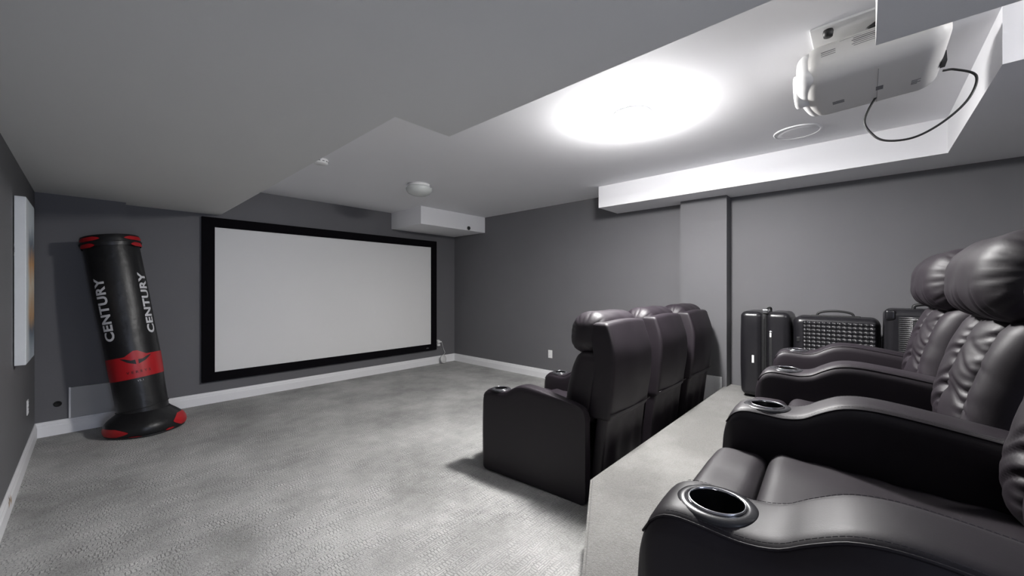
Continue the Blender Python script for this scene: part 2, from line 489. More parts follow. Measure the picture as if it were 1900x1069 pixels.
# ================================================================== CEILING LAMPS
def ceiling_lamp(x, y, z, globe, label, rg=.150, on=False):
    t = thing('ceiling_lamp', label, 'ceiling lamp', (x, y, z), .4, 'flush round ceiling lamps')
    g = lathe([(rg*.97, -.030), (rg, -.048), (rg*.96, -.078), (rg*.82, -.102), (rg*.58, -.120), (rg*.28, -.130), (0, -.133)], 48)
    obj('globe', g, globe, t, True)
    obj('base_plate', lathe([(rg*.86, 0), (rg*.88, -.012), (rg*.97, -.028), (rg*.95, -.031), (0, -.031)], 40), M['white'], t, True)
    if on:      # the bulb's downward light, a disc just under the glass
        l = bpy.data.lights.new('bulb', 'AREA'); l.shape = 'DISK'; l.size = .2; l.energy = on; l.color = (1, .985, .97)
        b = bpy.data.objects.new('bulb', l); b.location = (0, 0, -.136); b.parent = t; COL.objects.link(b)
    for k in range(3):
        a = k*2*PI/3+.5
        c = bmesh.new()
        box(c, (rg-.006, -.008, -.052), (rg+.007, .008, -.018))
        bmesh.ops.rotate(c, verts=c.verts[:], cent=(0, 0, 0), matrix=Matrix.Rotation(a, 3, 'Z'))
        obj('clip', c, M['chrome'], t)
    return t
ceiling_lamp(2.535, 1.19, ZC, M['globe_on'], 'bright lit round ceiling lamp in the middle of the room', on=15.0)
ceiling_lamp(2.585, 3.83, ZC, M['globe_off'], 'unlit frosted round ceiling lamp near the boxed bulkhead by the screen')
ceiling_lamp(2.25, -1.45, ZC, M['globe_rear'], 'lit round ceiling lamp in the ceiling pocket behind the near recliners')

# ================================================================== SMALL CEILING AND WALL THINGS
t = thing('smoke_detector', 'small white smoke detector on the ceiling beside the left soffit edge', 'smoke detector', (1.455, 3.76, ZC))
obj('housing', lathe([(.066, 0), (.068, -.012), (.064, -.034), (.05, -.042), (0, -.044)], 36), M['white'], t, True)
bm = bmesh.new()
for k in range(12):
    a = k*PI/6; c = bmesh.new(); box(c, (.0655, -.009, -.026), (.068, .009, -.021))
    bmesh.ops.rotate(c, verts=c.verts[:], cent=(0, 0, 0), matrix=Matrix.Rotation(a, 3, 'Z'))
    me = bpy.data.meshes.new('x'); c.to_mesh(me); c.free(); bm.from_mesh(me)
obj('vent_slots', bm, M['darkhole'], t)

t = thing('ceiling_speaker', 'flat round white in-ceiling speaker beneath the projector', 'speaker', (3.665, .385, ZC))
obj('grille', lathe([(.138, -.002), (.136, -.006), (.09, -.008), (0, -.009)], 48), M['ceil'], t, True)
obj('rim', lathe([(.150, 0), (.150, -.006), (.146, -.009), (.140, -.009), (.138, -.003), (.138, 0)], 48), M['trimw'], t, True)

t = thing('motion_sensor', 'tiny black round sensor on the boxed bulkhead above the screen', 'sensor', (4.175, 4.788, 2.318))
obj('ring', lathe([(.040, 0), (.040, -.005), (.032, -.008), (.0, -.008)], 28, ax='y'), M['white'], t, True)
obj('lens', lathe([(.031, -.006), (.030, -.018), (.022, -.030), (.010, -.036), (0, -.037)], 28, ax='y'), M['cup_in'], t, True)

def outlet(loc, rz, label, sockets=True, w=.072, h=.116):
    t = thing('wall_outlet', label, 'outlet', loc, rz)
    obj('cover_plate', bbox_bm((-w/2, -.006, -h/2), (w/2, 0, h/2), .002), M['white'], t)
    if sockets:
        for s in (-1, 1):
            p = obj('socket', bbox_bm((-.017, -.0085, s*.027-.019), (.017, -.005, s*.027+.019), .0015), M['trimw'], t)
            b2 = bmesh.new()
            box(b2, (-.008, -.0092, s*.027-.002), (-.0055, -.008, s*.027+.009)); box(b2, (.0055, -.0092, s*.027-.002), (.008, -.008, s*.027+.009))
            obj('slots', b2, M['darkhole'], p)
    return t
outlet((XR, 3.40, .372), -PI/2, 'white wall outlet low on the right wall between screen corner and recliners')
outlet((XR, 2.965, .61), -PI/2, 'white wall plate on the right wall peeking out behind the recliner headrest', False)
outlet((XL, 4.84, .405), PI/2, 'thin white wall outlet on the left wall below the canvas picture')

# plug with adapters by the screen, its cord and the round router on the floor
t = thing('power_adapter', 'white power adapters plugged in beside the lower right screen corner', 'power adapter', (4.165, YF, .36))
obj('outlet_plate', bbox_bm((-.036, -.006, -.058), (.036, 0, .058), .002), M['white'], t)
obj('adapter', bbox_bm((-.028, -.05, .006), (.028, -.006, .05), .006), M['white'], t)
obj('adapter', bbox_bm((-.028, -.045, -.05), (.03, -.006, -.008), .006), M['white'], t)
o = obj('plug', bbox_bm((.026, -.045, .012), (.06, -.02, .034), .005), M['white'], t)
t2 = thing('round_router', 'round white puck-shaped router leaning on the baseboard in the far corner', 'router', (4.232, 5.525, 0), .35)
bm = lathe([(0, -.022), (.066, -.022), (.074, -.016), (.076, 0), (.072, .014), (.05, .019), (0, .02)], 44, ax='y')
bmesh.ops.rotate(bm, verts=bm.verts[:], cent=(0, 0, 0), matrix=Matrix.Rotation(math.radians(-10), 3, 'X'))
for v in bm.verts: v.co.z += .0765
obj('body', bm, M['white'], t2, True)
bm = tube([(.055*math.cos(a*PI/16), -.0245+.0, .0765+.055*math.sin(a*PI/16)) for a in range(32)], .0012, 6, closed=True)
bmesh.ops.rotate(bm, verts=bm.verts[:], cent=(0, 0, .0765), matrix=Matrix.Rotation(math.radians(-10), 3, 'X'))
obj('groove_ring', bm, M['panel'], t2, True)
bm = tube(catmull([(4.226, 5.573, .384), (4.245, 5.585, .37), (4.272, 5.59, .29), (4.30, 5.588, .215), (4.31, 5.58, .185), (4.295, 5.575, .16), (4.27, 5.575, .14), (4.25, 5.578, .12)]), .0028)
for v in bm.verts: v.co -= t.location
obj('power_cord', bm, M['white'], t, True)

# cable hole and access panel at the left
tag(obj('cable_hole', lathe([(.026, 0), (.026, -.003), (.02, -.004), (.018, -.001), (0, -.001)], 28, ax='y', c=(-.202, YJ, .279)), M['darkhole'], None, True), 'small black round cable hole in the far wall left of the punching bag', 'cable hole')
t = thing('access_panel', 'pale grey rectangular wall panel above the baseboard behind the punching bag', 'panel', (0, YJ, 0))
obj('cover', bbox_bm((-.13, -.016, BH+.004), (.20, 0, .418), .002), M['panel'], t)
obj('edge_strip', bbox_bm((-.135, -.019, BH+.004), (-.122, 0, .420), .002), M['trimw'], t)

# canvas picture on the left wall
t = thing('canvas_picture', 'tall unframed canvas painting with thick white sides on the left wall', 'picture', (XL, 4.03, 0))
obj('stretched_canvas', bbox_bm((.004, 0, .838), (.052, .53, 1.935), .003), M['canvas_side'], t)
obj('painting', bbox_bm((.052, .004, .842), (.0532, .526, 1.931)), M['painting'], t)
obj('wall_hook', tube([(.003, .006, 1.62), (.006, -.006, 1.60), (.006, -.006, 1.57), (.003, .006, 1.55)], .002, 6), M['chrome'], t)

# ================================================================== PUNCHING BAG
def punching_bag():
    bx, by = .36, 5.03
    t = thing('punching_bag', 'black and red free-standing punching bag leaning against the far wall corner', 'punching bag', (bx, by, 0))
    # axis of the tube: from the base up to the leaning top
    A0 = Vector((-.01, .01, .15)); A1 = Vector((-.232, .205, 1.80))
    ax = (A1-A0).normalized()
    ex = Vector((1, 0, 0)); ex = (ex-ax*ex.dot(ax)).normalized(); ey = ax.cross(ex)
    Ln = (A1-A0).length
    RT = [(0, .180), (.12, .182), (.3, .188), (.6, .190), (.85, .190), (1.0, .188)]
    def pt(theta, s, off=0.0):     # theta 0 faces the room (-Y), positive towards +X
        r = interp(RT, s)+off
        th = theta - PI/2
        r += .0025*math.sin(3*theta+7*s) + .003*mnoise.noise(Vector((theta*1.2, s*5, 1)))
        return A0 + ax*(s*Ln) + ex*(math.cos(th)*r) + ey*(math.sin(th)*r)
    bm = bmesh.new(); NU, NS = 72, 60
    rings = [[bm.verts.new(pt(2*PI*i/NU, s/NS)) for i in range(NU)] for s in range(NS+1)]
    for a, b in zip(rings, rings[1:]):
        for i in range(NU): bm.faces.new((a[i], a[(i+1)%NU], b[(i+1)%NU], b[i]))
    bm.faces.new(rings[0][::-1])
    c1 = [bm.verts.new(A1+ax*.01+(v.co-A1)*.93) for v in rings[-1]]
    for i in range(NU): bm.faces.new((rings[-1][i], rings[-1][(i+1)%NU], c1[(i+1)%NU], c1[i]))
    bm.faces.new(c1)
    obj('bag_tube', bm, M['bag'], t, True)
    # lip at the top: rounded band
    def band(s0, s1, off, th0=0, th1=2*PI, n=72, topf=None, botf=None, rows=6):
        bm = bmesh.new(); g = []
        closed = abs(th1-th0-2*PI) < 1e-6
        for j in range(rows+1):
            row = []
            for i in range(n if closed else n+1):
                th = th0+(th1-th0)*i/n
                a = s0+(botf(th) if botf else 0); b = s1+(topf(th) if topf else 0)
                e_ = math.sin(PI*j/rows)
                row.append(bm.verts.new(pt(th, a+(b-a)*j/rows, off if not callable(off) else off(j/rows))))
            g.append(row)
        m_ = len(g[0])
        for j in range(rows):
            for i in range(m_ if closed else m_-1):
                bm.faces.new((g[j][i], g[j][(i+1)%m_], g[j+1][(i+1)%m_], g[j+1][i]))
        return bm
    obj('top_lip', band(.945, 1.006, lambda u: .004+.012*math.sqrt(max(0, math.sin(PI*(.15+.8*u))))), M['bag'], t, True)
    obj('lip_cord', tube([pt(2*PI*i/48, .968, .018) for i in range(48)], .005, 8, closed=True), M['rubber'], t, True)
    for a0, a1 in ((-78, -22), (22, 80)):
        for (s0, s1), k in (((.975, .996), 1.0), ((.94, .962), .78)):
            lo_, hi_ = (a0, a0+(a1-a0)*k) if a0 < 0 else (a1-(a1-a0)*k, a1)
            q = band(s0, s1, .0185, math.radians(lo_), math.radians(hi_), 16, rows=3,
                     topf=lambda th, l=math.radians(lo_), h=math.radians(hi_): -.011*(1-max(0, min(1, 4*min(th-l, h-th)/(h-l)))**.6) ,
                     botf=lambda th, l=math.radians(lo_), h=math.radians(hi_): .009*(1-max(0, min(1, 4*min(th-l, h-th)/(h-l)))**.6))
            obj('red_flash', q, M['bag_red'], t, True)
    # red belt with a raised centre
    SB, ST = .212, .335
    def peak(th):
        d = abs(math.atan2(math.sin(th-.02), math.cos(th-.02)))
        if d < .07: return .026
        if d < .40: return .026*(1-(d-.07)/.33)
        return .0 if d < 1.6 else .0
    belt = band(SB, ST, .002, topf=peak, n=120)
    belt = obj('red_belt', belt, M['bag_red'], t, True)
    # wrap flat shapes on the tube: x -> along circumference, y -> up the axis
    def wrap(bm, th0, s0, off, rot90=False, r=.19):
        for v in bm.verts:
            x, y = v.co.x, v.co.y
            if rot90: x, y = -y, x
            v.co = pt(th0+x/r, s0+y/Ln, off)
        return bm
    for th, s in ((math.radians(52), .615), (math.radians(-43), .60)):
        tm = text_mesh('CENTURY', .105, .0036, 1.06, sx=1.16)
        slice_bm(tm, 1, .008); slice_bm(tm, 0, .02)
        obj('brand_lettering', wrap(tm, th, s, .003, True), M['bag_white'], t)
    # wings on the belt
    for s in (-1, 1):
        wb = bmesh.new()
        pts = [(.008, -.030), (.010, .012), (.038, .010), (.075, .030), (.112, .040), (.088, .018), (.072, .004), (.060, -.006), (.040, -.016)]
        vs_ = [wb.verts.new((s*x, y, 0)) for x, y in pts]
        wb.faces.new(vs_ if s > 0 else vs_[::-1])
        bmesh.ops.triangulate(wb, faces=wb.faces[:])
        slice_bm(wb, 0, .01); slice_bm(wb, 1, .01)
        obj('wing_emblem', wrap(wb, .03, .305, .0045), M['bag_ink'], belt)
    tm = text_mesh('VERSYS', .030, .0012, 1.9); slice_bm(tm, 0, .01)
    obj('model_lettering', wrap(tm, .03, .245, .0045), M['bag_ink_red'], belt)
    tm = text_mesh('VS.1', .024, .0002, 1.1); slice_bm(tm, 0, .01)
    obj('size_lettering', wrap(tm, .03, .196, .003), M['panel'], t)
    obj('seam_cord', tube([pt(2*PI*i/60, .045+.004*math.sin(2*PI*i/60), .004) for i in range(60)], .004, 8, closed=True), M['rubber'], t, True)
    # bulging water base
    def brad(th, u):     # u 0 bottom .. 1 top
        prof = [(0, .250), (.06, .272), (.2, .285), (.42, .283), (.6, .262), (.78, .222), (.92, .188), (1.0, .172)]
        return interp(prof, u)*(1+.018*math.cos(5*th))+.004*mnoise.noise(Vector((th*2, u*3, 5)))
    def bp(th, u, off=0):
        r = brad(th, u)+off; a = th-PI/2
        z = .004+.205*u
        c = A0*u*.8
        return Vector((c.x+r*math.cos(a), c.y+r*math.sin(a), z))
    bm = bmesh.new(); NU, NS = 90, 26
    rings = [[bm.verts.new(bp(2*PI*i/NU, s/NS)) for i in range(NU)] for s in range(NS+1)]
    for a, b in zip(rings, rings[1:]):
        for i in range(NU): bm.faces.new((a[i], a[(i+1)%NU], b[(i+1)%NU], b[i]))
    bm.faces.new(rings[0][::-1]); bm.faces.new(rings[-1])
    base = obj('water_base', bm, M['bag'], t, True)
    for a0, a1, u0, u1 in ((-95, -28, .10, .45), (38, 95, .12, .66), (-30, -10, .03, .10), (24, 40, .06, .16), (150, 210, .12, .45)):
        bm = bmesh.new(); g = []
        for j in range(6):
            row = []
            for i in range(21):
                u = i/20; e_ = max(.02, min(1, 3.2*min(u, 1-u)+.02))**.7
                mid = (u0+u1)/2; hh = (u1-u0)/2*e_
                row.append(bm.verts.new(bp(math.radians(a0+(a1-a0)*u), mid-hh+2*hh*j/5, .0035)))
            g.append(row)
        for j in range(5):
            for i in range(20): bm.faces.new((g[j][i], g[j][i+1], g[j+1][i+1], g[j+1][i]))
        obj('red_panel', bm, M['bag_red'], base, True)
    obj('base_piping', tube([bp(2*PI*i/60, .05, .003) for i in range(60)], .005, 8, closed=True), M['rubber'], base, True)
punching_bag()

# ================================================================== RECLINERS
ARM_H = [(-.42, .545), (-.40, .575), (-.35, .600), (-.2, .628), (-.05, .652), (.04, .660), (.10, .652), (.15, .628), (.19, .604), (.24, .594), (.30, .597), (.345, .598), (.375, .588), (.40, .560), (.415, .515), (.42, .47)]
AR_L = .84
MC = {}
def cached(key, build, m, name, parent, smooth=True, loc=None):
    if key in MC:
        return link(name, MC[key], m, parent, False, loc)
    o = obj(name, build(), m, parent, smooth, loc)
    MC[key] = o.data
    return o

CUP_Y = .293
def arm_bm(w, wedge=0.0):
    H0 = .62
    def fn(v):
        z = (v.z+H0/2)/H0
        h = interp(ARM_H, v.y)
        # soft crown across the width
        x = v.x; crown = 1-(x/(w/2))**2
        zz = z*h + (.006*crown if z > .9 else 0)
        # gentle belly of the upholstery
        if abs(x) > w/2-.002:
            x += math.copysign(.005*math.sin(PI*min(1, z*1.02)), x)
        y = v.y
        if z < .9 and v.y > .41: y += .006*math.sin(PI*z)
        if wedge and x < 0: x += wedge*(.42-v.y)/.84 * (-x/(w/2))
        return Vector((x, y, zz))
    bm = rbox(w, AR_L, H0, .038, (10, 64, 14), 5, fn)
    # opening for the cup holder
    kill = [f for f in bm.faces if f.normal.z > -2 and f.calc_center_median().z > .5 and
            math.hypot(f.calc_center_median().x, f.calc_center_median().y-CUP_Y) < .051]
    bmesh.ops.delete(bm, geom=kill, context='FACES')
    return bm

def cup_bm(part):
    z = .6
    if part == 'flange':
        return lathe([(.0485, .000), (.0500, .0042), (.058, .0045), (.067, .0025), (.0705, -.001), (.070, -.008)], 56, c=(0, 0, z), cap=False)
    if part == 'rim':
        return lathe([(.0460, .003), (.0464, .0068), (.0477, .0082), (.0490, .0068), (.0494, .003)], 56, c=(0, 0, z), cap=False)
    return lathe([(.0465, .007), (.0455, -.01), (.044, -.07), (.040, -.078), (0, -.079)], 56, c=(0, 0, z), cap=False)

def pipe_bm(w, side, wedge=0.0):
    bm = bmesh.new(); pts = []
    for k in range(60):
        y = -.395+(.80)*k/59
        h = interp(ARM_H, y)
        x = side*(w/2-.0125)
        if wedge and side < 0: x += wedge*(.42-y)/.84*.92
        pts.append((x, y, h-.0065))
    return tube(pts, .0024, 6, bm)

def stitch_bm(w, side, wedge=0.0):
    bm = bmesh.new()
    n = 94
    for k in range(n):
        y = -.385+.75*k/n
        h0, h1 = interp(ARM_H, y), interp(ARM_H, y+.006)
        x = side*(w/2-.019)
        if wedge and side < 0: x += wedge*(.42-y)/.84*.88
        tube([(x, y, h0+.0004), (x, y+.006, h1+.0004)], .00055, 4, bm)
    return bm

def wr(p, f=1.0, a=.004, seed=0.0):
    return a*mnoise.noise(Vector((p.x*9*f+seed, p.y*9*f, p.z*9*f)))

def seat_bm(sw):
    D = .60; H = .15
    def fn(v):
        x, y, z = v
        u = x/(sw/2); q = y/(D/2)
        if z > 0: z += .020*(1-u*u)*(1-.5*q*q)*(z/(H/2))
        if z > 0: z -= .012*bump01(q, -.15, .35)*(1-u*u)*(z/(H/2))
        z += wr(v, .8, .004, 3)
        # creases radiating from the corners
        if z > .02: z += .0025*math.sin(y*60+4*math.sin(x*14))*bump01(abs(u), 1, .22)
        return Vector((x, y, z+(y+.3)*.045))
    return rbox(sw-.006, D, H, .045, (26, 30, 3), 5, fn, c=(0, -.025, .385))

def foot_bm(sw):
    # padded footrest: top pad that turns down over the front
    D = .155; H = .36
    def fn(v):
        x, y, z = v
        u = x/(sw/2)
        if z > .1: z += .012*(1-u*u)
        if y > .02: y += .014*(1-u*u)*math.cos(z/H*PI*.9)
        # horizontal tuck across the front panel
        if y > 0: y -= .012*bump01(z, -.02, .012)
        y += .003*math.sin(x*50+z*20)*bump01(z, -.02, .05)*(1 if y > 0 else 0)
        z += wr(v, 1, .003, 9)
        return Vector((x, y, z))
    return rbox(sw-.008, D, H, .040, (24, 5, 26), 5, fn, c=(0, .352, .288))

# back shape: y of the rear face / of the cushion front against height
REAR = [(.06, -.475), (.3, -.505), (.56, -.535), (.8, -.565), (.95, -.56), (1.12, -.51)]
def back_bm(sw):
    H = .60; D = .15; zc = .82
    def fn(v):
        x, y, z = v
        zz = z+zc
        ry = interp(REAR, zz)
        u = x/(sw/2)
        y2 = ry + D/2 + y
        if y < 0: y2 -= .012*(1-u*u)
        # slight narrowing towards the top
        x *= 1-.055*max(0, (zz-.75)/.37)**1.5
        if zz > 1.0: zz += .012*(1-u*u)*(zz-1.0)/.1
        y2 += wr(v, .7, .005, 11)
        return Vector((x, y2, zz))
    return rbox(sw-.004, D, H, .022, (22, 3, 24), 4, fn)

def skirt_bm(sw):
    # loose lower panel of the back with soft vertical folds
    H = .54; D = .075; zc = .305
    def fn(v):
        x, y, z = v
        zz = z+zc; u = x/(sw/2)
        ry = interp(REAR, zz)+.014
        y2 = ry + D/2 + y
        if y < 0:
            fold = math.sin(x*34+2*math.sin(zz*5))*.5+.5
            y2 += .016*fold*(1-abs(zz-.3)/.3*.6)*(.4+.6*abs(u))
            y2 -= .010*bump01(zz, .56, .04)
        return Vector((x, y2, zz))
    return rbox(sw-.02, D, H, .014, (44, 2, 20), 3, fn)

def shell_pipe(sw):
    pts = []
    for k in range(9): pts.append(((sw/2-.004)*(1-2*k/8), interp(REAR, .56)-.012-.004*(1-(1-2*k/8)**2), .562))
    return tube(pts, .004, 6)

def cushion_bm(sw):
    H = .47; D = .20; zc = .70
    s1 = .42    # seam position as a share of half width
    def fn(v):
        x, y, z = v
        zz = z+zc; u = x/(sw/2); q = z/(H/2)
        fy = interp([(.46, -.205), (.6, -.215), (.8, -.262), (.95, -.315)], zz)   # front face
        if y > 0:
            puff = .040*(1-(u/s1)**2) if abs(u) < s1 else .030*(1-((abs(u)-(1+s1)/2)/((1-s1)/2))**2)
            puff *= (1-.55*q**4)
            seam = bump01(abs(u), s1, .05)
            puff -= .022*seam
            # small puckers along the seams
            g = bump01(abs(u), s1, .11)
            pk = math.sin(zz*150 + 2.5*math.sin(zz*23) + (.9 if x > 0 else 0))
            puff += .0055*g*pk*(1-.5*seam)
            # slanting creases running out of the seams into the panels
            for cz, sl, a_ in ((.62, .55, .010), (.665, .35, .012), (.72, .6, .007), (.80, .3, .005), (.87, -.4, .004)):
                d = zz - cz - sl*abs(abs(u)-s1)*sw/2*(1 if abs(u) < s1 else -1.3) + .006*math.sin(x*60)
                fade = bump01(abs(u), s1, .30)
                puff -= a_*fade*math.exp(-(d/.0085)**2)
                puff += a_*.55*fade*math.exp(-((d-.020)/.012)**2)
            puff -= .004*bump01(q, -.15, .10)*(1-abs(u)**3)        # faint cross tuck
            y2 = fy - .03 + (y-D/2) + puff*min(1, y/(D/2)) + .03
            y2 += wr(v, 1.2, .006, 21)
        else:
            y2 = fy + (y-D/2)
        return Vector((x, y2, zz))
    return rbox(sw-.012, D, H, .055, (56, 4, 52), 5, fn)

def head_bm(sw):
    H = .27; D = .25; zc = 1.045
    def fn(v):
        x, y, z = v
        u = x/(sw/2); q = z/(H/2); w_ = y/(D/2)
        f = 1+.10*(1-u*u)
        y2 = y*f; z2 = z*(1+.05*(1-u*u))
        # gathers fanning from the two ends and along the lower tuck
        e_ = bump01(abs(u), 1.02, .17)+.12*bump01(abs(u), 1.0, .45)
        ang = math.atan2(z, y)
        k = 1 - .085*e_*(1-abs(math.sin(ang*9+3*u)))**1.5
        y2 *= k; z2 *= k
        if z < 0 and y > -.05:
            y2 -= .012*max(0, math.sin(x*75+2*math.sin(x*31)))*bump01(q, -1.0, .45)
        y2 += wr(v, 1.0, .007, 31); z2 += wr(v, 1.0, .005, 41)
        zz = zc+z2
        return Vector((x, -.345+y2-.10*(z2), zz))
    return rbox(sw-.004, D, H, .105, (60, 6, 8), 9, fn)

def base_bm(sw):
    bm = bmesh.new()
    box(bm, (-sw/2+.01, -.40, .03), (sw/2-.01, .27, .315))
    return bevel(bm, .008, 2)

def recliner(label, group, loc, rz, sw, aw, left_arm, wedge=0.0):
    t = thing('recliner', label, 'recliner', loc, rz, group)
    L = M['leather']
    def arm(cx, wg):
        k = ('arm', aw, wg)
        a = cached(k, lambda: arm_bm(aw, wg), L, 'armrest', t, True, (cx, 0, 0))
        cached(('flange',), lambda: cup_bm('flange'), M['cup_dark'], 'cup_holder', a, True, (0, CUP_Y, 0))
        cached(('cuprim',), lambda: cup_bm('rim'), M['chrome'], 'cup_rim', a, True, (0, CUP_Y, 0))
        cached(('cupwell',), lambda: cup_bm('well'), M['cup_in'], 'cup_well', a, True, (0, CUP_Y, 0))
        for s in (-1, 1):
            cached(('pipe', aw, s, wg), lambda: pipe_bm(aw, s, wg), L, 'piping', a, True)
            cached(('stitch', aw, s, wg), lambda: stitch_bm(aw, s, wg), M['thread'], 'stitching', a, False)
    if left_arm: arm(-sw/2-aw/2, wedge)
    arm(sw/2+aw/2, 0.0)
    cached(('seat', sw), lambda: seat_bm(sw), L, 'seat_cushion', t)
    cached(('foot', sw), lambda: foot_bm(sw), L, 'footrest', t)
    cached(('base', sw), lambda: base_bm(sw), L, 'base', t, False)
    b = cached(('back', sw), lambda: back_bm(sw), L, 'backrest', t)
    cached(('skirt', sw), lambda: skirt_bm(sw), L, 'back_skirt', b)
    cached(('bpipe', sw), lambda: shell_pipe(sw), L, 'back_seam', b)
    cached(('cush', sw), lambda: cushion_bm(sw), L, 'back_cushion', t)
    cached(('head', sw), lambda: head_bm(sw), L, 'headrest', t)
    return t

# front row on the lower floor, seen from behind
FA, FP = .168, .745
FS = FP-FA
names_f = ['black leather recliner at the left end of the front row, its whole side showing',
           'black leather recliner in the middle of the front row, seen from behind',
           'black leather recliner at the right end of the front row beside the wall pillar']
fx0 = 1.955
for k in range(3):
    cx = fx0+FA+FS/2+k*FP
    recliner(names_f[k], 'recliners in the front row', (cx, 1.68, 0), 0, FS, FA, k == 0, .09 if k == 0 else 0)
# near row on the platform
RA, RP = .185, .785
RS = RP-RA
names_r = ['nearest black leather recliner on the platform, big open cup holder in its left arm',
           'black leather recliner in the middle of the platform row with a large round headrest',
           'black leather recliner on the platform farthest from the viewer, in front of the suitcases']
ra = math.radians(3.1)
R0 = Vector((.705, .33, HP))
for k in range(3):
    lx = RA+RS/2+k*RP
    p = R0 + Vector((math.cos(ra)*lx - math.sin(ra)*(-.42), math.sin(ra)*lx + math.cos(ra)*(-.42), 0))
    recliner(names_r[k], 'recliners in the platform row', p, ra, RS, RA, k == 0)

# ================================================================== SUITCASES (stand on the platform along the right wall)
def wheels(t, xs, ys, z=0.0, r=.026):
    for x in xs:
        for y in ys:
            o = obj('wheel', lathe([(.0, -.012), (r*.85, -.012), (r, -.008), (r, .008), (r*.85, .012), (0, .012)], 20, ax='y', c=(x, y, z+r)), M['rubber'], t, True)
            obj('wheel_fork', bbox_bm((x-r*.6, y-.019, z+r), (x+r*.6, y+.019, z+r*2.4), .004), M['rubber'], o)

# 1 smooth case with its zipped side to the room
def case_smooth():
    t = thing('suitcase', 'smooth black hard suitcase nearest the pillar, zipped side facing the room', 'suitcase', (4.10, .672, HP), 0, 'suitcases along the right wall')
    W, Dh, Hh = .40, .385, .775      # x, y, z
    z0 = .02
    def shell(sgn):
        def fn(v):
            x, y, z = v
            # outer face bellies
            if y*sgn > 0: y += sgn*.012*(1-(z/(Hh/2))**2)*(1-(x/(W/2))**2)
            return Vector((x, y*(1-.05*max(0, -z/(Hh/2))**3), z))
        return rbox(W, .178, Hh, .05, (8, 3, 16), 6, fn, c=(W/2-.0, sgn*.101, z0+Hh/2))
    obj('shell', shell(1), M['case'], t, True)
    obj('shell', shell(-1), M['case'], t, True)
    z = rbox(W-.012, .05, Hh-.012, .035, (6, 2, 12), 4, None, c=(W/2, 0, z0+Hh/2))
    zb = obj('zip_band', z, M['case_matt'], t, True)
    pts = []
    for k in range(40):   # zip teeth run round the band
        pts.append((-.001+.007, .0, z0+.05+(Hh-.1)*k/39))
    obj('zip', tube(pts, .0045, 6), M['rubber'], zb, True)
    obj('zip_pull', bbox_bm((-.006, -.058, .60-.03), (.0, -.044, .60+.012), .002), M['white'], zb)
    obj('zip_slider', lathe([(0, -.006), (.014, -.005), (.015, 0), (.012, .004), (0, .005)], 18, ax='x', c=(0, -.051, .615)), M['chrome'], zb, True)
    obj('strap', bbox_bm((-.004, -.064, .28), (.002, -.040, .565), .003), M['case_matt'], t)
    obj('white_label', bbox_bm((-.003, .076, .325), (.002, .094, .395), .001), M['white'], t)
    obj('top_handle', tube(catmull([(.10, -.01, z0+Hh-.004), (.11, -.01, z0+Hh+.022), (.20, -.01, z0+Hh+.03), (.29, -.01, z0+Hh+.022), (.30, -.01, z0+Hh-.004)]), .009, 8), M['rubber'], t, True)
    obj('zip_lock', bbox_bm((.0, -.03, z0+Hh-.012), (.03, .012, z0+Hh+.022), .006), M['chrome'], t)
    wheels(t, (.09, .32), (-.11, .11), 0, .016)
case_smooth()

